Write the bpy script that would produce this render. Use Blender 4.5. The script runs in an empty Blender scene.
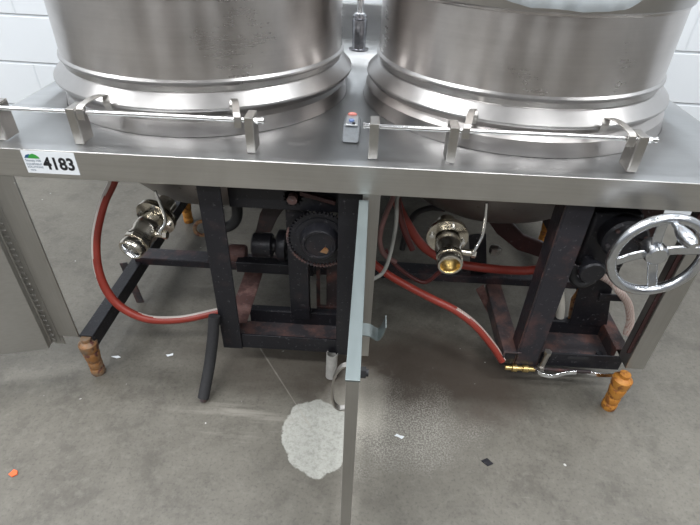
import bpy, bmesh, math, random
from mathutils import Vector, Matrix, noise
random.seed(7)
PI = math.pi
SC = bpy.context.scene
COL = SC.collection

# ------------------------------------------------------------------ builders
class MB:
    """collects shapes into one bmesh; build() links them as one mesh object"""
    def __init__(s): s.bm = bmesh.new(); s.mi = 0
    def _faces(s, vs, fs):
        v = [s.bm.verts.new(p) for p in vs]
        for f in fs:
            try:
                fc = s.bm.faces.new([v[i] for i in f]); fc.material_index = s.mi
            except ValueError: pass
        return s
    def box(s, a, b):
        x0, y0, z0 = a; x1, y1, z1 = b
        vs = [(x, y, z) for x in (x0, x1) for y in (y0, y1) for z in (z0, z1)]
        return s._faces(vs, [(0,1,3,2),(4,6,7,5),(0,4,5,1),(2,3,7,6),(0,2,6,4),(1,5,7,3)])
    def beam(s, p, q, w, h, up=(0,0,1)):
        p = Vector(p); q = Vector(q); d = (q-p).normalized(); u = Vector(up)
        r = d.cross(u).normalized(); u = r.cross(d).normalized()
        vs = [c + r*w*.5*i + u*h*.5*j for c in (p, q) for i, j in ((-1,-1),(1,-1),(1,1),(-1,1))]
        return s._faces(vs, [(3,2,1,0),(4,5,6,7),(0,1,5,4),(1,2,6,5),(2,3,7,6),(3,0,4,7)])
    def cyl(s, p, q, r, r2=None, n=24):
        return s.lathe([(r, 0), (r2 if r2 is not None else r, (Vector(q)-Vector(p)).length)], p, Vector(q)-Vector(p), n, cap=True)
    def lathe(s, prof, org, axis=(0,0,1), n=48, cap=False, close=False, wob=None):
        a = Vector(axis).normalized(); org = Vector(org)
        t = Vector((1,0,0)) if abs(a.x) < .9 else Vector((0,1,0))
        e1 = (t - a*t.dot(a)).normalized(); e2 = a.cross(e1)
        rings = []
        for r, z in prof:
            if r < 1e-6: rings.append([s.bm.verts.new(org + a*z)])
            else: rings.append([s.bm.verts.new(org + a*z + (e1*math.cos(2*PI*k/n) + e2*math.sin(2*PI*k/n))*r) for k in range(n)])
        m = len(rings)
        for i in range(m if close else m-1):
            A, B = rings[i], rings[(i+1) % m]
            for k in range(n):
                k2 = (k+1) % n
                if len(A) == 1 and len(B) == 1: continue
                if len(A) == 1: f = [A[0], B[k2], B[k]]
                elif len(B) == 1: f = [A[k], A[k2], B[0]]
                else: f = [A[k], A[k2], B[k2], B[k]]
                fc = s.bm.faces.new(f); fc.material_index = s.mi
        if cap:
            for R_, rev in ((rings[0], True), (rings[-1], False)):
                if len(R_) > 2:
                    fc = s.bm.faces.new(R_[::-1] if rev else R_); fc.material_index = s.mi
        return s
    def torus(s, c, axis, R, r, n=64, m=14):
        return s.lathe([(R + r*math.cos(2*PI*i/m), r*math.sin(2*PI*i/m)) for i in range(m)], c, axis, n, close=True)
    def ball(s, c, rx, ry=None, rz=None, n=20):
        ry = ry or rx; rz = rz or rx; m = n//2
        st = len(s.bm.verts)
        s.lathe([(math.sin(PI*i/m), -math.cos(PI*i/m)) for i in range(m+1)], (0,0,0), (0,0,1), n)
        s.bm.verts.ensure_lookup_table()
        for v in s.bm.verts[st:]: v.co = Vector((v.co.x*rx + c[0], v.co.y*ry + c[1], v.co.z*rz + c[2]))
        return s
    def tube(s, pts, r, n=12, stripe=None, smooth=8):
        # stripe: (direction at start, direction at end, threshold, from t)
        P = spline(pts, smooth)
        T = []
        for i in range(len(P)):
            T.append((P[min(i+1, len(P)-1)] - P[max(i-1, 0)]).normalized())
        u = T[0].orthogonal().normalized()
        # start the frame so that angle 0 looks towards -Y/up
        w = Vector((0,-.6,.8)); w = (w - T[0]*w.dot(T[0]))
        if w.length > .1: u = w.normalized()
        rings = []
        for i, p in enumerate(P):
            u = (u - T[i]*u.dot(T[i])).normalized(); v = T[i].cross(u)
            rr = r(i/(len(P)-1)) if callable(r) else r
            rings.append([s.bm.verts.new(p + (u*math.cos(2*PI*k/n) + v*math.sin(2*PI*k/n))*rr) for k in range(n)])
        for i in range(len(rings)-1):
            for k in range(n):
                k2 = (k+1) % n
                fc = s.bm.faces.new([rings[i][k], rings[i][k2], rings[i+1][k2], rings[i+1][k]])
                fc.material_index = s.mi
                if stripe:
                    t_ = i/(len(rings)-1); dv = Vector(stripe[0]).lerp(Vector(stripe[1]), t_).normalized()
                    nv = (rings[i][k].co + rings[i][k2].co)*.5 - P[i]
                    if t_ >= stripe[3] and nv.normalized().dot(dv) > stripe[2]: fc.material_index = 1
        s.bm.faces.new(rings[0][::-1]); s.bm.faces.new(rings[-1])
        return s
    def prism(s, poly, vec):
        vec = Vector(vec); n = len(poly)
        A = [s.bm.verts.new(Vector(p)) for p in poly]; B = [s.bm.verts.new(Vector(p)+vec) for p in poly]
        for f in (A[::-1], B): fc = s.bm.faces.new(f); fc.material_index = s.mi
        for i in range(n):
            fc = s.bm.faces.new([A[i], A[(i+1)%n], B[(i+1)%n], B[i]]); fc.material_index = s.mi
        return s
    def strap(s, pts, width, th, wdir=(1,0,0), smooth=6):
        """flat bent strip along pts, width along wdir"""
        P = spline(pts, smooth); w = Vector(wdir).normalized()
        rings = []
        for i, p in enumerate(P):
            t = (P[min(i+1,len(P)-1)] - P[max(i-1,0)]).normalized(); nn = t.cross(w).normalized()
            rings.append([s.bm.verts.new(p + w*width*.5*a + nn*th*.5*b) for a, b in ((-1,-1),(1,-1),(1,1),(-1,1))])
        for A, B in zip(rings, rings[1:]):
            for k in range(4): s.bm.faces.new([A[k], A[(k+1)%4], B[(k+1)%4], B[k]])
        s.bm.faces.new(rings[0][::-1]); s.bm.faces.new(rings[-1])
        return s
    def build(s, name, mats, parent=None, bevel=0, smooth=True, seg=2):
        bmesh.ops.recalc_face_normals(s.bm, faces=s.bm.faces)
        me = bpy.data.meshes.new(name); s.bm.to_mesh(me); s.bm.free()
        for m in (mats if isinstance(mats, (list, tuple)) else [mats]): me.materials.append(m)
        if smooth:
            for p in me.polygons: p.use_smooth = True
            me.set_sharp_from_angle(angle=math.radians(38))
        o = bpy.data.objects.new(name, me); COL.objects.link(o)
        if parent:
            o.parent = parent
            o.matrix_parent_inverse = Matrix.Translation(world_loc(parent)).inverted()
        if bevel:
            b = o.modifiers.new('bevel', 'BEVEL'); b.width = bevel; b.segments = seg; b.limit_method = 'ANGLE'; b.angle_limit = math.radians(40)
            b.harden_normals = False
        return o

def world_loc(o):
    v = Vector((0,0,0))
    while o: v += o.location + (o.matrix_parent_inverse.translation if o.parent else Vector((0,0,0))); o = o.parent
    return v

def spline(pts, k):
    P = [Vector(p) for p in pts]
    if len(P) < 3 or k <= 1: return P
    out = []
    for i in range(len(P)-1):
        p0 = P[i-1] if i else P[0]*2-P[1]; p1 = P[i]; p2 = P[i+1]; p3 = P[i+2] if i+2 < len(P) else P[-1]*2-P[-2]
        for j in range(k):
            t = j/k
            out.append(.5*((2*p1)+(p2-p0)*t+(2*p0-5*p1+4*p2-p3)*t*t+(3*p1-p0-3*p2+p3)*t**3))
    out.append(P[-1]); return out

def tag(o, label=None, cat=None, group=None, kind=None):
    if label: o['label'] = label
    if cat: o['category'] = cat
    if group: o['group'] = group
    if kind: o['kind'] = kind
    return o
def thing(name, label, cat, loc=(0,0,0), group=None):
    o = bpy.data.objects.new(name, None); COL.objects.link(o); o.location = loc; o.empty_display_size = .05
    return tag(o, label, cat, group)

# ------------------------------------------------------------------ materials
class NT:
    def __init__(s, name):
        s.m = bpy.data.materials.new(name); s.m.use_nodes = True; s.t = s.m.node_tree
        s.b = s.t.nodes['Principled BSDF']; s.co = s.n('ShaderNodeTexCoord').outputs['Object']
    def n(s, typ, **kw):
        x = s.t.nodes.new(typ)
        for k, v in kw.items():
            if k in x.inputs.keys(): s.set(x.inputs[k], v)
            else: setattr(x, k, v)
        return x
    def set(s, inp, v):
        if isinstance(v, bpy.types.NodeSocket): s.t.links.new(v, inp)
        else:
            if isinstance(v, (tuple, list)) and len(v) == 3 and inp.type == 'RGBA': v = (*v, 1)
            inp.default_value = v
    def p(s, **kw):
        for k, v in kw.items(): s.set(s.b.inputs[k.replace('_', ' ')], v)
    def mapping(s, scale=(1,1,1), loc=(0,0,0), co=None):
        return s.n('ShaderNodeMapping', Vector=co or s.co, Scale=scale, Location=loc).outputs[0]
    def noise(s, sc, det=4, rough=.55, co=None, dist=0):
        return s.n('ShaderNodeTexNoise', Vector=co or s.co, Scale=sc, Detail=det, Roughness=rough, Distortion=dist).outputs['Fac']
    def ramp(s, fac, stops, interp='LINEAR'):
        r = s.n('ShaderNodeValToRGB', Fac=fac); e = r.color_ramp.elements; r.color_ramp.interpolation = interp
        while len(e) < len(stops): e.new(.5)
        for x, (pos, c) in zip(e, stops):
            x.position = pos; x.color = (*c, 1) if not isinstance(c, (int, float)) else (c, c, c, 1)
        return r.outputs[0]
    def mix(s, f, a, b, blend='MIX'):
        x = s.n('ShaderNodeMix', data_type='RGBA', blend_type=blend)
        s.set(x.inputs[0], f); s.set(x.inputs[6], a); s.set(x.inputs[7], b); return x.outputs[2]
    def math(s, op, a, b=0.0, clamp=False):
        x = s.n('ShaderNodeMath', operation=op, use_clamp=clamp); s.set(x.inputs[0], a); s.set(x.inputs[1], b); return x.outputs[0]
    def bump(s, h, strength=.2, dist=.002):
        s.set(s.b.inputs['Normal'], s.n('ShaderNodeBump', Height=h, Strength=strength, Distance=dist).outputs[0])

def steel(name, col, rough, stretch, smudge=.12, bump=.05, aniso=0.0, spots=0.0, rot=0.0, soft=False):
    s = NT(name)
    fine = s.noise(1, 3, .6, s.mapping(stretch))
    big = s.noise(5, 5, .6, dist=.4)
    c = s.mix(s.ramp(big, [(.3, 0.0), (.75, 1.0)]), tuple(x*(1-smudge) for x in col), tuple(min(1, x*(1+smudge)) for x in col))
    c = s.mix(s.ramp(fine, [(.35, 0.0), (.65, 1.0)]), s.mix(1.0, c, (.96,.96,.96) if soft else (.93,.93,.93), 'MULTIPLY'), c)
    if spots:
        sp = s.noise(60, 2, .5)
        c = s.mix(s.ramp(sp, [(.68, 0.0), (.74, spots)]), c, (.12,.1,.09))
    r = s.math('ADD', s.math('MULTIPLY', fine, .03 if soft else .12), s.math('ADD', s.math('MULTIPLY', big, .10 if soft else .16), rough-(.065 if soft else .14)))
    s.p(Base_Color=c, Metallic=1.0, Roughness=r)
    if aniso:
        s.p(Anisotropic=aniso, Anisotropic_Rotation=rot); s.set(s.b.inputs['Tangent'], s.n('ShaderNodeTangent', direction_type='RADIAL', axis='Z').outputs[0])
    if bump: s.bump(fine, bump, .001)
    return s.m

M = {}
M['top'] = steel('brushed_steel_top', (.50,.51,.515), .36, (9,240,60), .14, .08)
M['fascia'] = steel('brushed_steel_fascia', (.57,.56,.54), .34, (5,300,300), .12, .07)
M['kettle'] = steel('kettle_steel', (.47,.445,.43), .30, (6,6,160), .10, 0.0, soft=True)
M['body'] = steel('kettle_body_steel', (.52,.49,.47), .29, (3,3,170), .17, 0.0, aniso=.8, rot=.25, soft=True)
M['ring'] = steel('kettle_ring_steel', (.47,.455,.445), .30, (40,40,60), .05, 0.0, soft=True)
M['post'] = steel('dull_steel_post', (.44,.43,.41), .42, (200,200,6), .10, .04)
M['door'] = steel('door_steel', (.52,.515,.50), .42, (4,200,200), .05, .04)
M['edge'] = steel('door_edge_steel', (.25,.285,.285), .5, (60,6,60), .08, .04)
M['bowl'] = steel('kettle_bottom_steel', (.34,.325,.31), .42, (40,40,40), .15, .1, spots=.5)
M['bracket'] = steel('bracket_steel', (.46,.44,.415), .36, (80,80,80), .10, .05)
M['rod'] = steel('polished_rod', (.78,.78,.78), .2, (5,200,200), .04, .02)
M['chrome'] = steel('chrome', (.82,.83,.84), .12, (20,20,20), .04, .02)
M['cast'] = steel('cast_handwheel', (.58,.60,.63), .24, (90,90,90), .07, .08)
M['valve'] = steel('valve_steel', (.62,.58,.50), .22, (50,50,50), .15, .1)
M['brass'] = steel('brass', (.65,.48,.2), .28, (50,50,50), .2, .1)

def iron(name, base, rust, amt, rough=.5):
    s = NT(name)
    a = s.noise(14, 6, .65); b = s.noise(90, 4, .6)
    c = s.mix(s.ramp(a, [(.62-amt, 0.0), (.78-amt*.6, 1.0)]), base, rust)
    c = s.mix(s.ramp(b, [(.62, 0.0), (.70, .55)]), c, (.16,.15,.16))
    s.p(Base_Color=c, Roughness=s.math('ADD', s.math('MULTIPLY', b, .3), rough-.15), Metallic=.25)
    s.bump(b, .35, .002); return s.m
M['iron'] = iron('black_painted_iron', (.013,.013,.017), (.035,.024,.026), .06, .42)
M['iron_rust'] = iron('rusty_iron', (.03,.022,.023), (.13,.05,.038), .14, .6)
M['iron_pale'] = iron('scuffed_iron', (.05,.045,.05), (.19,.10,.085), .18, .55)
M['iron_pink'] = iron('scaly_rusted_iron', (.10,.05,.045), (.30,.17,.15), .16, .6)
M['iron_blue'] = iron('worn_blue_black_iron', (.026,.025,.032), (.085,.045,.045), .13, .38)
M['maroon'] = iron('maroon_iron', (.035,.012,.012), (.06,.02,.018), .1, .5)

def plain(name, col, rough=.5, metal=0.0, var=.15, scale=30, bump=.1, **kw):
    s = NT(name); a = s.noise(scale, 5, .6)
    c = s.mix(a, tuple(x*(1-var) for x in col), tuple(min(1, x*(1+var)) for x in col))
    s.p(Base_Color=c, Roughness=rough, Metallic=metal, **kw); s.bump(a, bump, .001); return s.m
M['red'] = plain('red_hose_rubber', (.26,.034,.022), .38, var=.25)
M['maroon_rubber'] = plain('dark_maroon_rubber', (.10,.018,.016), .4, var=.3)
M['black_rubber'] = plain('black_rubber', (.018,.018,.02), .6, var=.4, bump=.3)
M['foam'] = plain('black_foam', (.02,.02,.022), .75, var=.4, scale=120, bump=.6)
M['grey_tube'] = plain('grey_tube', (.27,.27,.25), .4)
M['pink'] = plain('pink_grimy_hose', (.23,.12,.11), .5, var=.3)
M['white_hose'] = plain('white_hose', (.60,.57,.50), .45, var=.1)
M['paper'] = plain('label_white', (.80,.83,.86), .45, var=.02)
M['ink'] = plain('black_ink', (.012,.012,.014), .5)
M['blue'] = plain('logo_blue', (.02,.10,.22), .5)
M['green'] = plain('logo_green', (.04,.32,.05), .5)
M['ink_grey'] = plain('grey_ink', (.22,.26,.32), .5)
M['bluecap'] = plain('blue_plastic', (.12,.18,.36), .35)
M['redcap'] = plain('red_plastic', (.50,.17,.14), .4)
M['orange'] = plain('orange_scrap', (.75,.12,.03), .5)

s = NT('clear_plastic'); s.p(Base_Color=(.86,.9,.93), Roughness=.18, Transmission_Weight=.6, IOR=1.4, Alpha=1.0); M['clear'] = s.m
M['smoke'] = plain('scratched_grey_plastic', (.13,.14,.15), .35, var=.4, scale=90)
s = NT('cloudy_tube'); a = s.noise(60, 4, .6)
s.p(Base_Color=s.mix(a, (.34,.33,.31), (.62,.61,.58)), Roughness=.3, Transmission_Weight=.25, IOR=1.3); M['cloudy'] = s.m
s = NT('pale_film'); a = s.noise(40, 3, .5)
s.p(Base_Color=s.mix(a, (.62,.70,.76), (.85,.9,.93)), Roughness=.25, Subsurface_Weight=0.0); s.bump(a, .3, .003); M['film'] = s.m

# printed stripe on hoses: tick marks along the length
s = NT('printed_stripe'); w = s.n('ShaderNodeTexWave', Vector=s.co, Scale=55.0, Distortion=9.0, Detail=2.0).outputs['Fac']
s.p(Base_Color=s.mix(s.ramp(w, [(.55, 0.0), (.75, .5)]), (.55,.46,.41), (.30,.10,.08)), Roughness=.4); M['print'] = s.m
s = NT('white_stripe'); a = s.noise(30, 4, .6)
s.p(Base_Color=s.mix(a, (.42,.34,.31), (.66,.62,.58)), Roughness=.4); M['stripe'] = s.m

def legmat(name, a_, b_, c_, amt):
    s = NT(name); n = s.noise(26, 6, .65); n2 = s.noise(60, 4, .6)
    c = s.mix(s.ramp(n, [(.4, 0.0), (.62, 1.0)]), a_, b_)
    c = s.mix(s.ramp(n2, [(.52, 0.0), (.62, amt)]), c, c_)
    s.p(Base_Color=c, Roughness=.5, Metallic=.1); s.bump(n2, .5, .003); return s.m
M['leg_orange'] = legmat('orange_coated_leg', (.50,.22,.035), (.40,.15,.02), (.16,.05,.015), .8)
M['leg_rust'] = legmat('rusty_tan_leg', (.27,.12,.035), (.19,.14,.095), (.08,.022,.02), .95)

# concrete floor
s = NT('concrete_floor')
a = s.noise(1.6, 8, .62, dist=.3); b = s.noise(9, 8, .7); c_ = s.noise(120, 3, .6)
c = s.mix(s.ramp(a, [(.3, 0.0), (.7, 1.0)]), (.088,.080,.066), (.132,.123,.103))
c = s.mix(s.ramp(b, [(.40, 0.0), (.72, .6)]), c, (.172,.160,.135))
c = s.mix(s.ramp(b, [(.32, .5), (.48, 0.0)]), c, (.062,.055,.045))
c = s.mix(s.ramp(c_, [(.52, 0.0), (.70, .45)]), c, (.05,.045,.038))
c = s.mix(s.ramp(s.noise(38, 6, .75), [(.50, 0.0), (.68, .35)]), c, (.20,.19,.165))
sx = s.n('ShaderNodeSeparateXYZ', Vector=s.co); X, Y = sx.outputs[0], sx.outputs[1]
def blob(cx, cy, rx, ry, wob, wsc, lo, hi):
    """1 inside, 0 outside an irregular ellipse on the floor"""
    n = s.noise(wsc, 5, .6)
    dx = s.math('DIVIDE', s.math('SUBTRACT', X, cx), rx); dy = s.math('DIVIDE', s.math('SUBTRACT', Y, cy), ry)
    d = s.math('SQRT', s.math('ADD', s.math('MULTIPLY', dx, dx), s.math('MULTIPLY', dy, dy)))
    d = s.math('ADD', d, s.math('MULTIPLY', s.math('SUBTRACT', n, .5), wob))
    return s.ramp(d, [(lo, 1.0), (hi, 0.0)])
# brown oily stain under and in front of the drive frames
c = s.mix(s.math('MULTIPLY', blob(.20, .06, .42, .22, 1.2, 5, .55, 1.0), .8), c, (.070,.054,.043))
c = s.mix(s.math('MULTIPLY', blob(-.25, .08, .35, .16, 1.2, 5, .45, 1.0), .45), c, (.085,.068,.055))
# powdery spill
pw = s.noise(210, 3, .7)
c = s.mix(s.math('MULTIPLY', blob(.135, -.135, .25, .19, 1.5, 9, .35, 1.0), s.ramp(pw, [(.47, 0.12), (.56, .85)])), c, (.34,.325,.29))
c = s.mix(s.math('MULTIPLY', blob(.02, -.05, .13, .17, 1.2, 12, .45, .95), .5), c, (.38,.36,.31))
# solid pale patch
pc = s.mix(s.ramp(s.noise(70, 8, .8), [(.32, 0.0), (.62, 1.0)]), (.22,.22,.195), (.42,.42,.385))
pc = s.mix(s.ramp(s.noise(70, 4, .7), [(.60, 0.0), (.68, .6)]), pc, (.20,.19,.165))
c = s.mix(blob(-.100, -.178, .112, .128, .75, 7, .88, .91), c, pc)
# hairline cracks / scratches
cr = s.n('ShaderNodeTexVoronoi', feature='DISTANCE_TO_EDGE', Vector=s.mapping((1,1,1), (.31,.12,0)), Scale=1.15, Randomness=1.0).outputs[0]
ln = s.math('ABSOLUTE', s.math('ADD', s.math('ADD', s.math('MULTIPLY', X, .819), s.math('MULTIPLY', Y, .573)), .187))
ln = s.math('ADD', ln, s.math('MULTIPLY', s.math('ABSOLUTE', s.math('SUBTRACT', s.noise(7, 3, .5), .5)), .012))
c = s.mix(s.math('MULTIPLY', s.ramp(ln, [(.0006, .75), (.0022, 0.0)]), blob(-.24, .02, .22, .24, .1, 5, .8, 1.0)), c, (.34,.32,.28))
sm = s.noise(1, 4, .6, s.n('ShaderNodeMapping', Vector=s.co, Rotation=(0,0,-.55), Scale=(3, 30, 1)).outputs[0])
c = s.mix(s.math('MULTIPLY', s.ramp(sm, [(.50, 0.0), (.66, .55)]), blob(-.33, -.14, .22, .14, .8, 6, .3, 1.0)), c, (.27,.255,.22))
sc2 = s.noise(1, 2, .5, s.n('ShaderNodeMapping', Vector=s.co, Rotation=(0,0,.9), Scale=(6, 95, 1)).outputs[0])
c = s.mix(s.ramp(sc2, [(.70, 0.0), (.76, .25)]), c, (.25,.24,.22))
wh = s.noise(34, 1, .4)
c = s.mix(s.ramp(wh, [(.80, 0.0), (.82, .8)]), c, (.6,.6,.58))
s.p(Base_Color=c, Roughness=s.math('ADD', s.math('MULTIPLY', b, .25), .36)); s.bump(s.math('ADD', b, s.math('MULTIPLY', c_, .3)), .12, .004)
M['floor'] = s.m

# painted block wall (running bond, blocks .41 x .207), wall-local coordinates x along, z up
s = NT('painted_block_wall')
sx = s.n('ShaderNodeSeparateXYZ', Vector=s.co); X, Z = sx.outputs[0], sx.outputs[2]
zr = s.math('DIVIDE', s.math('SUBTRACT', Z, .7415-.207*6), .207); row = s.math('FLOOR', zr)
fz = s.math('ABSOLUTE', s.math('SUBTRACT', s.math('FRACT', s.math('ADD', zr, .5)), .5))
jh = s.ramp(fz, [(.012, 1.0), (.035, 0.0)])
off = s.math('MULTIPLY', s.math('MODULO', row, 2.0), .5)
fx = s.math('ABSOLUTE', s.math('SUBTRACT', s.math('FRACT', s.math('ADD', s.math('ADD', s.math('DIVIDE', s.math('ADD', X, 20.0+.055), .41), off), .5)), .5))
jv = s.math('MULTIPLY', s.ramp(fx, [(.004, 1.0), (.016, 0.0)]), .45)
j = s.math('MAXIMUM', jh, jv); nz = s.noise(60, 5, .6); big = s.noise(3, 4, .6)
base = s.mix(big, (.70,.735,.77), (.78,.81,.84))
s.p(Base_Color=s.mix(s.math('MULTIPLY', j, .6), base, (.42,.46,.50)), Roughness=.45)
s.bump(s.math('ADD', s.math('MULTIPLY', j, -1.0), s.math('MULTIPLY', nz, .12)), .55, .006)
M['wall'] = s.m
M['plaster'] = plain('painted_wall', (.42,.43,.44), .7, var=.05, scale=3)
M['ceiling'] = plain('grey_ceiling', (.16,.16,.165), .8, var=.08, scale=2)
M['housing'] = plain('lamp_housing', (.7,.7,.7), .5)

# ------------------------------------------------------------------ setting
tag(MB().box((-6,-6,-.1),(6,3,0)).build('floor', M['floor']), kind='structure')
w = MB().box((-6,0,0),(6,.15,4.4)).build('wall_back', M['wall']); w.location = (0,1.27,0); w.rotation_euler = (0,0,math.radians(-2.9)); tag(w, kind='structure')
tag(MB().box((-6.15,-6,0),(-6,3,4.4)).build('wall_left', M['plaster']), kind='structure')
tag(MB().box((6,-6,0),(6.15,3,4.4)).build('wall_right', M['plaster']), kind='structure')
tag(MB().box((-6,-6.15,0),(6,-6,4.4)).build('wall_front', M['plaster']), kind='structure')
tag(MB().box((-6,-6,4.4),(6,3,4.5)).build('ceiling', M['ceiling']), kind='structure')

# ------------------------------------------------------------------ kettle cabinet
K1 = Vector((-.482,.512,.74)); K2 = Vector((.402,.522,.74))
XL, XR, YB = -.957, .917, 1.18
cab = thing('kettle_cabinet', 'stainless twin kettle cabinet with open doors, black iron underframe and four adjustable feet', 'kettle cabinet')

t = MB(); t.box((XL,0,.7365),(XR,YB,.740))
ctop = t.build('countertop', M['top'], cab)
cut = MB()
for k, rc in ((K1, .372), (K2, .394)): cut.lathe([(rc,-.1),(rc,.1)], k, n=96, cap=True)
cut = cut.build('cutter', M['top'])
mod = ctop.modifiers.new('b', 'BOOLEAN'); mod.object = cut; mod.solver = 'EXACT'
dg = bpy.context.evaluated_depsgraph_get(); dg.update()
me = bpy.data.meshes.new_from_object(ctop.evaluated_get(dg)); ctop.modifiers.clear(); ctop.data = me; bpy.data.objects.remove(cut)
f = MB(); f.box((XL,-.002,.672),(XR,.001,.7415)); f.box((XL-.002,.001,.672),(XL+.001,YB,.7405)); f.box((XR-.001,.001,.672),(XR+.002,YB,.7405)); f.box((XL,.001,.672),(XR,.018,.675))
f.build('front_apron', M['fascia'], cab, bevel=.0015)
b = MB(); b.box((XL,YB-.004,.740),(XR,YB-.001,.872)); b.box((XL,YB-.004,.872),(XR,YB+.02,.875))
b.build('backsplash', M['top'], cab, bevel=.001)

# corner posts and centre post
def channel(x0, x1, y0, dep, z0, z1, th=.003, right=True, left=True):
    m = MB(); m.box((x0,y0,z0),(x1,y0+th,z1))
    if left: m.box((x0,y0+th,z0),(x0+th,y0+dep,z1))
    if right: m.box((x1-th,y0+th,z0),(x1,y0+dep,z1))
    return m
m = channel(-.884,-.821,.000,.05,.147,.672,right=False); m.box((-.915,.012,.10),(-.884,.015,.672)); m.box((-.826,-.002,.147),(-.821,0,.655))
m.build('corner_post', M['post'], cab, bevel=.0008)
m = channel(.771,.823,.004,.05,.150,.690)
m.build('corner_post', M['post'], cab, bevel=.0008)
channel(-.007,.033,.002,.035,.138,.672).build('centre_post', M['post'], cab, bevel=.0008)
for x, w_ in ((-4.6,1.6),(-1.9,1.5),(.6,1.0),(2.9,2.2)):  # unseen dark panels on the front wall, added for the kettle steel to reflect
    tag(MB().box((x,-5.99,0),(x+w_,-5.95,3.2)).build('door_%d' % (1+int(x+5)), M['iron_blue']), kind='structure')
for x in (-.90,.84):
    MB().box((x,1.12,.15),(x+.04,1.16,.672)).build('corner_post', M['post'], cab, bevel=.001)
# vertical angle iron behind the right corner post
m = MB(); m.box((.758,.010,.205),(.769,.014,.672))
m.build('angle_iron', M['maroon'], cab, bevel=.001)

# base rails
def side_rail(x, y0=.0):
    m = MB(); m.box((x-.020,y0,.150),(x+.020,1.14,.155)); m.box((x-.020,y0,.105),(x-.015,1.14,.150)); m.box((x+.015,y0,.105),(x+.020,1.14,.150))
    return m
side_rail(-.800).build('side_rail', M['iron'], cab, bevel=.001)
side_rail(.790, .075).build('side_rail', M['iron_rust'], cab, bevel=.001)
m = MB(); m.box((-.80,.365,.170),(.79,.425,.175)); m.box((-.80,.365,.145),(.79,.370,.170)); m.box((-.80,.42,.145),(.79,.425,.170))
m.build('cross_rail', M['iron_blue'], cab, bevel=.001)
m = MB(); m.box((-.80,1.08,.150),(.79,1.14,.155)); m.box((-.80,1.08,.115),(.79,1.085,.150))
m.build('cross_rail', M['iron_blue'], cab, bevel=.001)
m = MB(); m.beam((-.800,.325,.0),(-.836,.350,.16),.028,.005,(0,1,0)); m.build('prop_strap', M['iron_pale'], cab, bevel=.0008)

# four adjustable feet
def foot(x, y, mat, tilt=0.0, z1=.150):
    m = MB(); p = [(.0,0),(.019,0),(.021,.006),(.021,.022),(.018,.026),(.0205,.034),(.0205,.050),(.0185,.054),(.021,.062),(.0235,.085),(.0235,.092),(.021,.096),(.026,.104),(.027,.128),(.022,.134),(.015,.138),(.015,z1-.001),(0,z1-.001)]
    m.lathe(p, (x,y,0), (tilt,0,1), 28); return m
a = foot(-.801,-.004, M['leg_rust']).build('leg', M['leg_rust'], cab); a['label'] = 'rusty tan adjustable foot at left corner'
a = foot(.765,-.016, M['leg_orange']).build('leg', M['leg_orange'], cab); a['label'] = 'orange adjustable foot at right corner'
foot(-.800,.885, M['leg_orange']).build('leg', M['leg_orange'], cab)
foot(.800,.885, M['leg_orange']).build('leg', M['leg_orange'], cab)

# drive frames (welded black angle iron)
def drive_frame(x0, x1, mat, mat2, yb=.158):
    fr = MB()
    fr.box((x0,.050,.092),(x1,.055,.147))           # front face of bottom channel
    o = fr.build('drive_frame', mat, cab, bevel=.001)
    MB().box((x0+.004,.055,.096),(x1-.004,yb,.101)).build('channel_floor', mat2, o)
    m = MB(); m.box((x0+.06,yb,.100),(x1,yb+.005,.149)); m.box((x0+.06,yb+.005,.144),(x1,yb+.027,.149)); m.build('beam', mat, o, bevel=.001)
    return o
dl = drive_frame(-.410,-.010, M['iron'], M['iron_pale'])
m = MB(); m.box((-.410,.044,.092),(-.352,.050,.672)); m.box((-.410,.050,.092),(-.404,.10,.672)); m.build('post', M['iron'], dl, bevel=.001)
m = MB(); m.box((-.066,.044,.092),(-.008,.050,.672)); m.box((-.014,.050,.092),(-.008,.10,.672)); m.build('post', M['iron'], dl, bevel=.001)
m = MB(); m.box((-.213,.132,.148),(-.155,.138,.672)); m.box((-.161,.138,.148),(-.155,.17,.672)); m.build('post', M['iron'], dl, bevel=.001)
m = MB(); m.box((-.408,.10,.145),(-.346,.36,.150)); m.box((-.408,.10,.10),(-.403,.36,.145)); m.build('rail', M['iron_pink'], dl, bevel=.001)
m = MB(); m.box((-.352,.10,.560),(-.010,.106,.672)); m.build('top_plate', M['iron'], dl, bevel=.001)
m = MB()
for x in (-.11,-.06): MB().cyl((x,.055,.122),(x,.063,.122),.008,n=6).build('bolt', M['iron'], dl)

dr = drive_frame(.470,.788, M['iron'], M['iron_pale'], .188)
m = MB(); m.box((.476,.044,.092),(.541,.050,.672)); m.box((.470,.044,.092),(.476,.10,.672)); m.build('post', M['iron_blue'], dr, bevel=.001)
m = MB(); m.box((.4695,.0425,.10),(.4725,.0445,.672)); m.box((.538,.0425,.10),(.541,.0445,.20)); m.build('rust_edge', M['iron_rust'], dr)
m = MB(); m.prism([(.630,.180,.672),(.640,.180,.400),(.666,.180,.149),(.782,.180,.149),(.750,.180,.290),(.730,.180,.672)],(0,.006,0)); m.build('post', M['iron'], dr, bevel=.001)
MB().box((.715,.168,.262),(.785,.174,.286)).build('brace', M['iron'], dr, bevel=.001)
m = MB(); m.box((.432,.04,.145),(.484,.36,.150)); m.box((.432,.04,.10),(.437,.36,.145)); m.build('rail', M['iron_pale'], dr, bevel=.001)
m = MB(); m.box((.43,.044,.092),(.476,.049,.145)); m.build('corner_plate', M['iron'], dr, bevel=.001)
m = MB(); m.prism([(.540,.19,.470),(.80,.19,.470),(.80,.19,.575),(.905,.19,.575),(.905,.19,.672),(.540,.19,.672)],(0,.006,0)); m.build('top_plate', M['maroon'], dr, bevel=.001)
m = MB(); m.box((.625,.0485,.128),(.685,.0500,.138)); m.build('slot', M['black_rubber'], dr)
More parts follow.
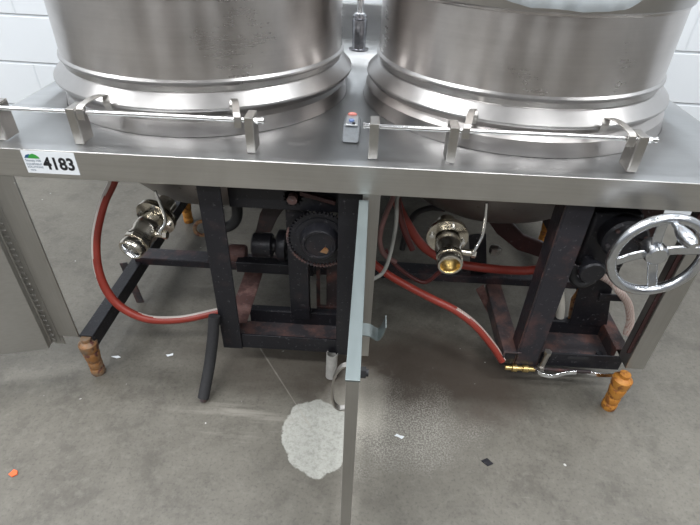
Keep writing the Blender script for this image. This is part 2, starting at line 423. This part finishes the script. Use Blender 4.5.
MB().cyl((.745,.100,.101),(.745,.100,.110),.011,n=6).build('bolt', M['iron'], dr); MB().cyl((.60,.160,.640),(.60,.148,.640),.012,n=6).build('bolt', M['iron_pale'], dr)
m = MB()
m.prism([(.672,.205,.130),(.655,.205,.230),(.679,.205,.331),(.700,.205,.234),(.705,.205,.128)], (0,.006,0)); m.build('gusset', M['leg_rust'], dr, bevel=.001)
m = MB(); m.prism([(.385,.30,.168),(.407,.30,.191),(.455,.30,.083),(.440,.30,.073)], (0,.006,0)); m.build('gusset', M['iron_pink'], dr, bevel=.001)

# doors, both open
d = MB(); ang = math.radians(15); hx, hy = -.912, -.006
def dp(u, v, z): return (hx - u*math.cos(ang) + v*math.sin(ang), hy - u*math.sin(ang) - v*math.cos(ang), z)
d.prism([dp(0,0,.118), dp(.40,0,.118), dp(.40,.022,.118), dp(0,.022,.118)], (0,0,.545))
ld = d.build('door', M['door'], cab, bevel=.0015); ld['label'] = 'plain stainless door swung open to the left'
h = MB(); h.cyl((-.9135,-.004,.12),(-.9135,-.004,.662),.0045,n=12)
for i in range(28): h.box((-.912,-.004,.123+i*.0193),(-.896,-.001,.133+i*.0193))
h.box((-.912,-.001,.12),(-.884,.001,.662))
h.build('piano_hinge', M['post'], ld, bevel=.0004)
cd = MB(); cd.box((-.0145,-.530,.105),(.0055,-.006,.6565)); cdo = cd.build('door', [M['post']], cab, bevel=.0012); cdo['label'] = 'stainless door standing open edge on to the front'
MB().box((-.0155,-.5312,.6565),(.0065,-.006,.6605)).build('top_cap', M['edge'], cdo, bevel=.0008)  # cool tint puts the bluish light reflected by the door top into its colour
h = MB(); h.strap([(-.0145,-.455,.497),(-.027,-.455,.495),(-.036,-.455,.507),(-.039,-.455,.54),(-.036,-.455,.575),(-.026,-.455,.600),(-.0145,-.455,.608)], .010, .003, (0,1,0)); h.build('pull_handle', M['bracket'], cdo)
c = MB(); c.strap([(.0055,-.31,.548),(.022,-.31,.546),(.037,-.31,.536),(.045,-.31,.548),(.051,-.31,.572)], .034, .002, (0,1,0), 3); c.build('latch_catch', M['edge'], cdo)
c = MB(); c.cyl((.0055,-.487,.628),(.015,-.487,.628),.0095,n=6); c.cyl((.015,-.487,.628),(.019,-.487,.628),.006,n=12); c.build('door_bolt', M['black_rubber'], cdo)

# ------------------------------------------------------------------ kettles
def kettle(k, label, rb, rr, R):
    o = thing('steam_kettle', label, 'kettle', k, 'twin stainless kettles')
    z = k.z; X0, Y0 = k.x, k.y
    def part(name, prof, mat, n=160, ang=18):
        m = MB(); m.lathe(prof, (X0,Y0,z), n=n); b = m.build(name, mat, o); b.data.set_sharp_from_angle(angle=math.radians(ang)); return b
    part('skirt', [(rb-.026,.0008),(rb+.002,.0008),(rb,.006),(rb-.004,.034),(rb-.004,.036),(rr-.014,.052)], M['kettle'])
    part('flared_ring', [(rr-.014,.052),(rr-.001,.066),(rr,.069),(rr-.001,.073),(rr-.027,.098),(rr-.029,.100)], M['ring'])
    part('seam_band', [(rr-.029,.100),(R-.002,.102),(R-.002,.114),(R+.004,.117),(R+.0065,.121),(R+.006,.125),(R,.130)], M['ring'])
    part('body', [(R,.130),(R,.16),(R-.001,.292),(R+.001,.294),(R+.002,.297)], M['body'])
    part('rim', [(R+.002,.297),(R+.006,.301),(R+.009,.325),(R+.018,.352),(R+.018,.362),(R+.010,.368),(R,.364),(R-.012,.350),(R-.014,.20),(R-.05,.06),(R-.14,-.06),(R-.28,-.11),(0,-.125)], M['ring'])
    B = rb-.034
    part('bowl_bottom', [(B+.004,.002),(B,-.05),(B-.015,-.12),(B-.05,-.20),(B-.11,-.27),(B-.19,-.32),(B-.28,-.35),(0,-.36)], M['bowl'], 96, 60)
    return o
k1 = kettle(K1, 'large stainless kettle on the left half of the cabinet top', .402, .418, .388)
k2 = kettle(K2, 'large stainless kettle on the right half, with pale film over its rim', .425, .420, .388)

# pale film hanging over the right kettle's rim
m = MB(); R = .388
prof = [(R-.018,.325),(R-.016,.352),(R-.004,.369),(R+.012,.3695),(R+.0225,.362),(R+.0225,.345),(R+.021,None)]
hem = [(-113.5,.325),(-108,.315),(-103,.3085),(-96,.310),(-89,.306),(-82,.309),(-77,.312),(-73,.328),(-71,.335)]
rows = []
N = 40
for i in range(N+1):
    a = -113.5 + 42.5*i/N
    for (a0,h0),(a1,h1) in zip(hem, hem[1:]):
        if a0 <= a <= a1+1e-6: hz = h0 + (h1-h0)*(a-a0)/(a1-a0)
    col = []
    for r, zz in prof:
        wob = .0025*noise.noise(Vector((a*.25, r*40, (zz or 0)*30)))
        if zz is None: zz = hz; wob += .003 + .002*math.sin(a*.9)
        rr_ = r + .002 + abs(wob)
        col.append(m.bm.verts.new((K2.x + rr_*math.cos(math.radians(a)), K2.y + rr_*math.sin(math.radians(a)), K2.z + zz)))
    rows.append(col)
for A, B in zip(rows, rows[1:]):
    for j in range(len(prof)-1): m.bm.faces.new([A[j], B[j], B[j+1], A[j+1]])
o = m.build('plastic_film', M['film']); sol = o.modifiers.new('s', 'SOLIDIFY'); sol.thickness = .0012; sol.offset = 1
tag(o, 'pale crumpled sheet hanging over the front rim of the right kettle', 'plastic sheet')

# ------------------------------------------------------------------ support bars with brackets and arms
def support_bar(x0, x1, brs, arms, kc, rr, label):
    o = thing('support_bar', label, 'support bar', ((x0+x1)/2,.05,.741), 'horizontal support bars in front of the kettles')
    yb, zb = .048, .815
    m = MB(); m.cyl((x0,yb,zb),(x1,yb,zb),.0052,n=20); m.build('rod', M['rod'], o)
    m = MB()
    m.bm.free()
    for x, sgn in ((x0,-1),(x1,1)):
        m = MB(); m.cyl((x-.018*sgn,yb,zb),(x-.010*sgn,yb,zb),.0075,n=6); m.cyl((x-.002*sgn,yb,zb),(x+.003*sgn,yb,zb),.0072,n=16)
        m.cyl((x-.010*sgn,yb,zb),(x,yb,zb),.0056,n=12); m.build('end_nut', M['rod'], o, bevel=.0008)
    for x, w, sd in brs:
        m = MB(); h = .8235
        m.box((x-w/2,yb-.010,.7415),(x+w/2,yb-.007,h)); m.box((x-w/2,yb-.010,h-.003),(x+w/2,yb+.040,h))
        if sd > 0: m.box((x+w/2-.003,yb-.007,.7415),(x+w/2,yb+.040,h-.003)); m.box((x-w/2,yb-.007,.7415),(x-w/2+.003,yb+.040,h-.003))
        else: m.box((x-w/2,yb-.007,.7415),(x-w/2+.003,yb+.040,h-.003)); m.box((x+w/2-.003,yb-.007,.7415),(x+w/2,yb+.040,h-.003))
        m.build('bracket', M['bracket'], o, bevel=.0015)
    for x in arms:
        dx = kc.x - x
        yr = kc.y - math.sqrt((rr+.003)**2 - dx*dx)
        m = MB()
        e = .030 if dx > 0 else -.030
        m.strap([(x,yb-.0085,.800),(x,yb-.009,.816),(x+e*.1,yb,.829),(x+e*.5,(yb+yr)/2,.836),(x+e*.9,yr-.010,.832),(x+e,yr-.016,.818),(x+e,yr-.010,.800)], .016, .0035, (1,0,0), 5)
        m.box((x-.008,yb-.010,.800),(x+.008,yb-.0065,.824))
        m.build('arm', M['bracket'], o, bevel=.0006)
    return o
support_bar(-.905,-.236, [(-.852,.040,1),(-.662,.020,1),(-.266,.020,1)], [-.640,-.290], K1, .418, 'steel rod on three brackets in front of the left kettle')
support_bar(-.012,.617, [(.010,.021,-1),(.184,.021,-1),(.588,.021,-1)], [.208,.562], K2, .420, 'steel rod on three brackets in front of the right kettle')

# small clear-cased indicator between the kettles
g = thing('tilt_indicator', 'small clear and steel indicator box with red tip between the two kettles', 'indicator', (-.045,.17,.741))
m = MB(); m.prism([(-.066,.122,.7415),(-.066,.240,.7415),(-.066,.228,.768),(-.066,.165,.768)], (.042,0,0)); m.build('case', M['smoke'], g, bevel=.004)
m = MB(); m.box((-.060,.160,.7685),(-.030,.226,.773)); m.build('steel_plate', M['top'], g, bevel=.001)
MB().ball((-.046,.228,.774), .012, .006, .005).build('red_tip', M['redcap'], g)
m = MB(); m.cyl((-.046,.184,.773),(-.046,.184,.777),.007,n=18); m.build('blue_cap', M['bluecap'], g, bevel=.001)
m = MB(); m.cyl((-.040,.166,.773),(-.040,.166,.776),.004,n=12); m.build('screw', M['ink'], g)

# water riser behind the kettles
r = thing('water_riser', 'tall chrome water pipe standing between the kettles at the back', 'water pipe', (-.060,1.02,.741))
m = MB(); m.lathe([(0,0),(.038,0),(.038,.004),(.028,.006),(.026,.012),(.026,.03),(.029,.10),(.027,.106),(.023,.108),(.027,.112),(.027,.120),(.018,.122),(0,.122)], (-.060,1.02,.741), n=40); m.build('base_collar', steel('dark_chrome', (.34,.34,.36), .2, (200,200,200), .1, .3), r)
m = MB(); m.lathe([(.012,0),(.018,.002),(.020,.008),(.014,.012),(.0135,.02),(.0135,.46),(.016,.465),(.016,.48),(0,.482)], (-.060,1.02,.859), n=32); m.build('pipe', M['chrome'], r)

# ------------------------------------------------------------------ price sticker
tg = thing('lot_sticker', 'white sticker printed 4183 with a green and blue hill logo', 'sticker', (-.718,-.0025,.71))
MB().box((-.778,-.0030,.6845),(-.657,-.0022,.7385)).build('sticker_sheet', M['paper'], tg)
def text(body, x, z, size, mat, name, sx=1.0, bold=0.0):
    cu = bpy.data.curves.new(name, 'FONT'); cu.body = body; cu.size = size; cu.extrude = .0002; cu.offset = bold
    tmp = bpy.data.objects.new(name, cu); COL.objects.link(tmp)
    dg = bpy.context.evaluated_depsgraph_get(); dg.update()
    me = bpy.data.meshes.new_from_object(tmp.evaluated_get(dg)); bpy.data.objects.remove(tmp)
    me.transform(Matrix.Translation((x,-.0033,z)) @ Matrix.Rotation(PI/2, 4, 'X') @ Matrix.Diagonal((sx,1,1,1)))
    me.materials.clear(); me.materials.append(mat)
    o = bpy.data.objects.new(name, me); COL.objects.link(o); o.parent = tg; o.matrix_parent_inverse = Matrix.Translation(tg.location).inverted(); return o
text('4183', -.7345, .6965, .0405, M['ink'], 'lot_number', .89, .0013)
text('Stoney Hill', -.7745, .7130, .0082, M['ink_grey'], 'sticker_text')
text('EQUIPMENT', -.7745, .7045, .0068, M['ink_grey'], 'sticker_text')
text('SOLUTIONS', -.7745, .6975, .0068, M['ink_grey'], 'sticker_text')
text('www.', -.7700, .6905, .0060, M['ink_grey'], 'sticker_text')
m = MB(); A = [(-.7635,-.0033,.7205)]
for i in range(9):
    a = PI*(1-i/8); A.append((-.7525+.0135*math.cos(a), -.0033, .7210+.0115*math.sin(a)*(1-.25*abs(math.cos(a)))))
m.prism(A[1:], (0,-.0003,0)); m.build('logo_hill', M['green'], tg)
m = MB(); m.prism([(-.7740,-.0034,.7215),(-.7690,-.0034,.7285),(-.7620,-.0034,.7310),(-.7590,-.0034,.7310),(-.7660,-.0034,.7215)], (0,-.0003,0)); m.build('logo_swoosh', M['blue'], tg)

# ------------------------------------------------------------------ draw-off valves
def valve(p, q, label, stem, tip, bend, out_mat, hs):
    """p flange centre, q outlet centre"""
    p = Vector(p); q = Vector(q); ax = (q-p); L = ax.length; a = ax.normalized()
    o = thing('drain_valve', label, 'valve', p, 'ball valves under the two kettles')
    m = MB(); m.lathe([(.026,-.05),(.026,-.006),(.050,-.004),(.053,0),(.053,.006),(.044,.009),(.055,.010),(.055,.017),(.032,.020)], p, a, 40); m.build('flange', M['valve'], o)
    m = MB(); m.lathe([(.030,.016),(.030,.030),(.034,.036),(.035,L*.50),(.031,L*.60),(.031,L*.66),(.0335,L*.68),(.0335,L*.72)], p, a, 40); m.build('valve_body', M['valve'], o)
    m = MB(); m.lathe([(.028,L*.70),(.034,L*.71),(.034,L*.80),(.028,L*.81)], p, a, 8, cap=True); m.build('hex_collar', M['valve'], o)
    m = MB(); m.lathe([(.027,L*.78),(.031,L*.82),(.0325,L*.90),(.0325,L*.96),(.030,L),(.025,L)], p, a, 40); oo = m.build('outlet', M['valve'], o)
    m = MB(); m.lathe([(.025,L),(.023,L*.98),(.022,L*.9),(.020,L*.6),(0,L*.6)], p, a, 40); m.build('bore', out_mat, oo)
    e = a.orthogonal().normalized()
    for i in range(4):
        e2 = Matrix.Rotation(i*PI/2+.6, 3, a) @ e
        MB().cyl(p+a*.016+e2*.043, p+a*.026+e2*.043, .006, n=6).build('flange_bolt', M['chrome'], o)
    c = p + a*L*.52
    m = MB(); st = Vector(stem); m.cyl(c, st, .009, n=16); m.cyl(st, st+(st-c).normalized()*.010, .012, n=6); m.build('stem', M['valve'], o)
    m = MB(); m.tube([st, Vector(hs), Vector(bend), Vector(tip)], .0042, 10, smooth=5); m.build('lever', M['chrome'], o)
    return o
valve((-.558,.125,.509), (-.590,-.005,.478), 'ball valve with clamp outlet under the left kettle', (-.522,.055,.492), (-.521,.060,.618), (-.512,.062,.535), M['chrome'], (-.528,.048,.505))
valve((.222,.125,.498), (.219,.0,.484), 'ball valve with threaded brass mouth under the right kettle', (.280,.055,.487), (.291,.062,.632), (.299,.062,.548), M['brass'], (.282,.045,.500))

# ------------------------------------------------------------------ drive train, left
sp = thing('chain_sprocket', 'large black toothed sprocket behind the left iron frame', 'sprocket', (-.122,.070,.497), None)
c = Vector((-.114,.070,.494))
m = MB(); N = 48; poly = []
for i in range(N):
    for da, rr in ((-.30,.0775),(-.14,.0835),(.14,.0835),(.30,.0775)):
        a = 2*PI*(i+da)/N; poly.append((c.x+rr*math.cos(a), c.y, c.z+rr*math.sin(a)))
m.prism(poly, (0,.009,0)); m.build('toothed_disc', M['iron'], sp)
m = MB(); m.lathe([(.066,0),(.066,.003),(.062,.004),(.052,.004),(.050,.010),(.046,.026),(.043,.030),(.038,.030),(.036,.026),(0,.026)], c, (0,-1,0), 48)
m.build('hub', M['iron'], sp)
m = MB(); m.prism([(c.x+.002,c.y-.0262,c.z-.022),(c.x+.020,c.y-.0262,c.z-.026),(c.x+.026,c.y-.0262,c.z-.014),(c.x+.016,c.y-.0262,c.z-.004),(c.x+.010,c.y-.0262,c.z-.012)],(0,-.0008,0)); m.build('rust_patch', M['leg_rust'], sp)
MB().cyl((c.x,c.y+.009,c.z),(c.x,.19,c.z),.018).build('shaft', M['iron_rust'], sp)

ch = MB()
def chain_path():
    pts = []
    for i in range(26):
        a = math.radians(150 - 200*i/25) ; pts.append(Vector((c.x+.0885*math.cos(a)*1.0, c.y+.0045, c.z+.0885*math.sin(a))))
    return pts
# chain wrapped on the lower half of the sprocket and running up to the small sprocket
pts = []
for i in range(40): 
    a = math.radians(165 + 230*i/39); pts.append(Vector((c.x+.086*math.cos(a), c.y+.0045, c.z+.086*math.sin(a))))
for i in range(len(pts)-1):
    ch.beam(pts[i], pts[i+1], .004, .010, (0,1,0))
for p_ in pts[::1]: ch.cyl(p_+Vector((0,-.008,0)), p_+Vector((0,.008,0)), .0032, n=8)
tag(ch.build('drive_chain', M['iron_pale']), 'grimy roller chain wrapped around the large black sprocket', 'chain')

ps = thing('pinion_sprocket', 'small rusty sprocket and pivot above the large black sprocket', 'sprocket', (-.19,.11,.60))
m = MB(); N = 14; poly = []
for i in range(N):
    for da, rr in ((-.28,.021),(-.12,.028),(.12,.028),(.28,.021)):
        a = 2*PI*(i+da)/N; poly.append((-.185+rr*math.cos(a), .100, .600+rr*math.sin(a)))
m.prism(poly, (0,.009,0)); m.build('toothed_disc', M['iron_rust'], ps)
MB().cyl((-.185,.100,.600),(-.185,.080,.600),.013).build('hub', M['iron_pale'], ps)
m = MB(); m.beam((-.165,.085,.622),(-.075,.085,.598),.012,.014,(0,1,0)); m.build('link', M['maroon'], ps, bevel=.002)

bh = thing('bearing_housing', 'dark cylindrical bearing housing left of the large sprocket', 'bearing', (-.30,.22,.37))
m = MB(); m.lathe([(0,0),(.032,0),(.037,.004),(.037,.056),(.032,.060),(.020,.060),(.020,.068),(0,.068)], (-.328,.20,.375), (1,0,0), 36); m.build('barrel', M['iron'], bh)
m = MB(); m.lathe([(0,0),(.030,0),(.044,.006),(.047,.010),(.047,.030),(.030,.034),(0,.034)], (-.258,.20,.378), (1,0,0), 36); m.build('flange', M['iron'], bh)
MB().cyl((-.226,.20,.378),(-.208,.20,.378),.016).build('shaft', M['iron'], bh)
m = MB(); m.prism([(-.318,.20,.415),(-.272,.20,.420),(-.250,.20,.470),(-.205,.20,.540),(-.235,.20,.560),(-.262,.20,.555),(-.300,.20,.480)], (0,.012,0)); m.build('lift_arm', M['iron_rust'], bh, bevel=.002)
m = MB(); m.beam((-.245,.196,.545),(-.200,.196,.580),.01,.03,(0,1,0)); m.cyl((-.262,.194,.552),(-.262,.216,.552),.014); m.build('linkage', M['iron'], bh, bevel=.001)

m = MB(); m.box((-.390,.205,.262),(-.150,.240,.300)); tag(m.build('motor_mount_bar', M['iron'], bevel=.002), 'black flat bar under the bearing housing', 'iron bar')

el = thing('elbow_pipe', 'black elbow pipe dropping behind the left iron post', 'pipe', (-.41,.30,.45))
m = MB(); m.tube([(-.392,.31,.60),(-.395,.31,.47),(-.400,.31,.40),(-.425,.31,.365),(-.470,.30,.358),(-.50,.30,.360)], .017, 14); m.build('pipe', M['black_rubber'], el)
m = MB(); m.torus((-.510,.290,.362), (.25,-.9,.35), .022, .006, 36, 10); m.build('end_ring', M['leg_rust'], el)

pl = MB(); pl.box((-.140,.196,.150),(-.128,.202,.500)); pl.box((-.108,.196,.150),(-.060,.202,.430)); pl.box((-.140,.194,.110),(-.060,.204,.150)); tag(pl.build('rusty_bracket', M['iron_rust'], bevel=.001), 'rusty forked bracket behind the large black sprocket', 'iron bracket')
pl = MB(); pl.lathe([(0,0),(.024,0),(.028,.006),(.028,.050),(.024,.056),(0,.056)], (-.425,.26,.296), (1,0,0), 20); tag(pl.build('rusty_coupling', M['iron_pink']), 'blurred rusty coupling beside the left iron post', 'coupling')

# ------------------------------------------------------------------ drive train, right
gb = thing('worm_gearbox', 'black cast gearbox behind the chrome handwheel', 'gearbox', (.66,.08,.50))
m = MB(); m.lathe([(0,0),(.050,0),(.056,.006),(.056,.040),(.044,.05),(.044,.085),(0,.085)], (.655,.060,.545), (0,1,0), 40); m.build('gear_case', M['iron'], gb)
m = MB(); m.box((.575,.100,.430),(.700,.166,.600)); m.build('housing', M['iron'], gb, bevel=.008)
m = MB(); m.lathe([(0,0),(.030,0),(.034,.005),(.034,.018),(.020,.020),(.020,.05),(0,.05)], (.600,.050,.445), (0,1,.1), 24); m.build('end_cap', M['iron'], gb)
for i in range(6):
    a = i*PI/3+.3; MB().cyl((.655+.045*math.cos(a),.062,.545+.045*math.sin(a)),(.655+.045*math.cos(a),.053,.545+.045*math.sin(a)),.005,n=6).build('case_bolt', M['iron_pale'], gb)
m = MB(); m.tube([(.57,.10,.43),(.575,.09,.40),(.60,.085,.385),(.63,.09,.40)], .012, 12); m.build('conduit', M['black_rubber'], gb)

hw = thing('handwheel', 'chrome four-spoke handwheel with spinner knob at the right', 'handwheel', (.652,-.07,.595))
c = Vector((.652,-.075,.597))
m = MB(); m.torus(c, (0,1,0), .097, .0115, 96, 18); m.build('rim', M['cast'], hw)
m = MB(); m.lathe([(0,-.014),(.019,-.014),(.024,-.010),(.026,0),(.025,.030),(0,.030)], c+Vector((0,.010,0)), (0,1,0), 36); m.build('hub', M['cast'], hw)
for i in range(4):
    a = PI/2*i + math.radians(14)
    u = Vector((math.cos(a),0,math.sin(a))); v = Vector((-math.sin(a),0,math.cos(a)))
    P = [c+Vector((0,.014,0))+u*.014, c+Vector((0,.012,0))+u*.045, c+Vector((0,.004,0))+u*.075, c+u*.092]
    m = MB(); m.strap(P, .022, .008, v, 5); m.build('spoke', M['cast'], hw, bevel=.003)
MB().cyl(c+Vector((0,.035,0)), Vector((.652,.062,.560)), .010).build('shaft', M['rod'], hw)
b_ = c + Vector((.090*math.cos(math.radians(92)),-.008,.090*math.sin(math.radians(92))))
m = MB(); m.lathe([(0,0),(.007,0),(.007,.009),(.009,.013),(.013,.024),(.0155,.040),(.0135,.056),(.0085,.066),(0,.069)], b_, (.22,-1,-.22), 28); m.build('spinner_knob', M['cast'], hw)

ta = thing('curved_lever', 'dark maroon curved arm reaching across under the right kettle', 'lever arm', (.50,.40,.35))
m = MB(); m.prism([(.395,.40,.385),(.440,.40,.330),(.520,.40,.270),(.600,.40,.245),(.640,.40,.200),(.668,.40,.215),(.655,.40,.262),(.600,.40,.305),(.530,.40,.330),(.462,.40,.392)], (0,.016,0)); m.build('arm', M['maroon'], ta, bevel=.004)
m = MB(); m.torus((.655,.405,.235), (0,1,0), .024, .007, 28, 10); m.build('pivot_ring', M['iron'], ta)
m = MB(); m.lathe([(0,0),(.02,0),(.02,.02),(.01,.026),(0,.026)], (.440,.380,.270), (0,0,1), 8); m.build('nut', M['bracket'], ta)
tag(MB().beam((.405,.38,.175),(.372,.385,.335),.008,.055,(1,0,0)).build('upright_plate', M['iron'], bevel=.001), 'short dark upright plate behind the right valve', 'iron plate')

# ------------------------------------------------------------------ hoses and tubes
def hose(name, pts, r, mats, label, cat='hose', stripe=None, n=14, grp=None, sm=8):
    m = MB(); m.tube(pts, r, n, stripe, sm); return tag(m.build(name, mats), label, cat, grp)
hose('red_hose', [(-.655,.150,.650),(-.698,.200,.568),(-.751,.200,.484),(-.780,.160,.387),(-.777,.120,.289),(-.742,.100,.200),(-.667,.100,.142),(-.571,.130,.116),(-.464,.160,.128),(-.42,.170,.135)], .0125, [M['red'], M['stripe']], 'red hose with a pale stripe looping down at the far left', stripe=((-1,-.55,.2),(-.2,.75,1),.50,0), n=24)
hose('red_hose', [(.070,.31,.62),(.089,.300,.500),(.134,.300,.409),(.196,.300,.327),(.282,.300,.280),(.381,.300,.263),(.511,.300,.259),(.596,.300,.275)], .0145, M['red'], 'red hose sagging behind the right ball valve')
hose('red_hose', [(-.01,.23,.345),(.029,.200,.334),(.081,.170,.311),(.144,.140,.294),(.212,.110,.278),(.277,.090,.258),(.338,.070,.222),(.397,.055,.160),(.436,.045,.108)], .0115, [M['red'], M['print']], 'red hose with white printed marks running down to the brass fitting', stripe=((.6,.1,1),(.6,.2,1),.72,.62), n=24)
hose('printed_hose', [(.70,.18,.345),(.726,.160,.339),(.745,.135,.324),(.780,.130,.286),(.808,.130,.225),(.815,.125,.172)], .0115, M['print'], 'pale printed hose curving beside the right corner post')
hose('white_hose', [(.580,.212,.310),(.598,.212,.286),(.620,.212,.236),(.640,.212,.170),(.650,.212,.100)], .0135, M['white_hose'], 'short off-white hose hanging behind the right iron frame')
hose('grey_tube', [(.088,.16,.66),(.086,.140,.613),(.081,.140,.583),(.084,.130,.513),(.075,.120,.420),(.060,.110,.367),(.030,.100,.345)], .0055, M['grey_tube'], 'thin grey tube hanging just right of the centre post', 'tube')
hose('pink_hose', [(.095,.22,.60),(.073,.220,.538),(.053,.220,.464),(.048,.220,.401),(.064,.220,.351),(.102,.220,.324)], .0075, M['pink'], 'dirty pink hose looping beside the centre post')
hose('black_hose', [(.128,.34,.29),(.130,.340,.326),(.136,.340,.372),(.155,.340,.425),(.199,.340,.450),(.245,.330,.455)], .0095, M['black_rubber'], 'black hose arching to the left of the right valve flange')
hose('maroon_cable', [(.07,.29,.32),(.098,.280,.279),(.149,.270,.240),(.205,.260,.221),(.248,.260,.268)], .007, M['maroon_rubber'], 'dark maroon cable sagging below the right valve', 'cable')
hose('dark_hose', [(.075,.25,.62),(.095,.25,.50),(.12,.25,.42),(.15,.24,.36)], .010, M['maroon_rubber'], 'dark hose running down between grey tube and red hose')

fh = thing('foam_hose', 'black foam-covered pipe leaning to the floor under the left frame', 'pipe', (-.445,-.08,0))
m = MB(); m.tube([(-.418,.035,.232),(-.424,.012,.170),(-.434,-.030,.090),(-.447,-.086,.012)], .0165, 16); m.build('foam_sleeve', M['foam'], fh)
m = MB(); m.cyl((-.447,-.086,.012),(-.4482,-.0905,.003),.009); m.build('pipe_end', M['iron_pale'], fh)

tb = thing('drip_tube', 'short cloudy plastic tube hanging below the left frame', 'tube', (-.072,.075,.0))
m = MB(); m.lathe([(.0165,0),(.0175,.001),(.0175,.094),(.0155,.094),(.0155,.002),(.0165,0)], (-.078,.032,.000+.005), (0.02,.1,1), 28); m.build('tube_wall', M['cloudy'], tb)

# ------------------------------------------------------------------ low gas valve at the right frame foot
lv = thing('gas_cock', 'brass fitting with small chrome levers under the right iron frame', 'valve', (.50,.03,.09))
m = MB(); m.lathe([(0,0),(.008,0),(.008,.018),(.012,.020),(.012,.034),(.008,.036),(.008,.050),(.0115,.052),(.0115,.068),(.008,.07),(.008,.088),(0,.088)], (.447,.036,.082), (1,0,0), 12); m.build('brass_fitting', M['brass'], lv)
m = MB(); m.cyl((.552,.036,.085),(.556,.036,.150),.008,n=14); m.cyl((.552,.036,.084),(.552,.036,.098),.012,n=6); m.cyl((.556,.036,.150),(.556,.036,.160),.011,n=6); m.build('riser_nipple', M['bracket'], lv)
m = MB(); m.strap([(.540,.022,.086),(.556,.020,.078),(.587,.018,.076),(.625,.018,.094),(.650,.018,.098)], .012, .004, (0,.4,1), 5); m.build('lever', M['chrome'], lv, bevel=.001)
m = MB(); m.strap([(.690,.034,.083),(.73,.032,.078),(.770,.032,.080),(.785,.032,.082)], .012, .004, (0,.4,1), 5); m.build('lever', M['chrome'], lv, bevel=.001)
m = MB(); m.cyl((.530,.036,.085),(.700,.036,.085),.006,n=12); m.build('manifold_pipe', M['iron_rust'], lv)

for o_ in lv.children: o_.location.z += .007

# ------------------------------------------------------------------ bits on the floor
m = MB(); m.prism([(-.874,-.352,.0005),(-.862,-.358,.0005),(-.852,-.350,.0005),(-.857,-.341,.0005),(-.868,-.338,.0005)], (0,0,.003)); tag(m.build('orange_scrap', M['orange']), 'tiny orange scrap on the bare floor at lower left', 'scrap')
m = MB(); m.prism([(.350,-.225,.0005),(.366,-.240,.0005),(.382,-.232,.0005),(.368,-.216,.0005)], (0,0,.002)); tag(m.build('dark_flake', M['iron']), 'small dark flake on the floor right of the powdery spill', 'scrap')
for i, (x, y, lab) in enumerate(((-.607,.082,'small white chip on the floor under the red loop hose'),(-.775,.060,'white paint chip beside the rusty left foot'),(.130,-.165,'bright white crumb in the powdery spill'))):
    m = MB(); P = []
    for k in range(6):
        a = k*PI/3; rr = .010*(1+.6*math.sin(k*2.3+i)); P.append((x+rr*math.cos(a), y+rr*math.sin(a)*.7, .0005))
    m.prism(P, (0,0,.0012)); tag(m.build('paint_chip', M['paper']), lab, 'chip')

# ------------------------------------------------------------------ ceiling lamps
def lamp(x, y, power, sx, sy, lab):
    o = thing('ceiling_light', lab, 'lamp', (x,y,4.2), 'ceiling lights of the warehouse')
    m = MB(); m.box((x-sx/2-.04,y-sy/2-.04,4.22),(x+sx/2+.04,y+sy/2+.04,4.30)); m.build('housing', M['housing'], o, bevel=.005)
    for q in (-.3,.3): MB().cyl((x+sx*q,y,4.30),(x+sx*q,y,4.4),.01).build('hanger', M['housing'], o)
    L = bpy.data.lights.new('tube_light', 'AREA'); L.shape = 'RECTANGLE'; L.size = sx; L.size_y = sy; L.energy = power; L.color = (.96,.98,1.0)
    l = bpy.data.objects.new('tube_light', L); COL.objects.link(l); l.location = (0,0,.01); l.parent = o
i = 0
names = ('far left', 'left of centre', 'right of centre', 'far right')
for iy, y in enumerate((-4.2,-1.9,.3)):
    for ix, x in enumerate((-4.0,-1.5,1.3,3.9)):
        lamp(x, y, 86 if x < 0 else 68, 1.5, .5, 'ceiling light, %s of the %s row' % (names[ix], ('rear','middle','near-wall')[iy]))

# ------------------------------------------------------------------ world, camera
W = bpy.data.worlds.new('world'); SC.world = W; W.use_nodes = True
W.node_tree.nodes['Background'].inputs[0].default_value = (.6,.63,.68,1); W.node_tree.nodes['Background'].inputs[1].default_value = .4
cam = bpy.data.cameras.new('camera'); co = bpy.data.objects.new('camera', cam); COL.objects.link(co)
cam.sensor_fit = 'HORIZONTAL'; cam.sensor_width = 36; cam.lens = 497/700*36; cam.clip_start = .02
dd = Vector((33,368,-497)).normalized(); nn = Vector((25,668,497)); up = nn - dd*nn.dot(dd); up.normalize(); xx = dd.cross(up)
Rm = Matrix((xx, dd, up))
co.matrix_world = Matrix.Translation((0,-1.004,1.222)) @ Rm.to_4x4()
SC.camera = co
vs = SC.view_settings; vs.view_transform = 'Standard'; vs.look = 'None'; vs.gamma = 1; vs.use_curve_mapping = False; vs.exposure = -0.12
SC.cycles.use_denoising = True
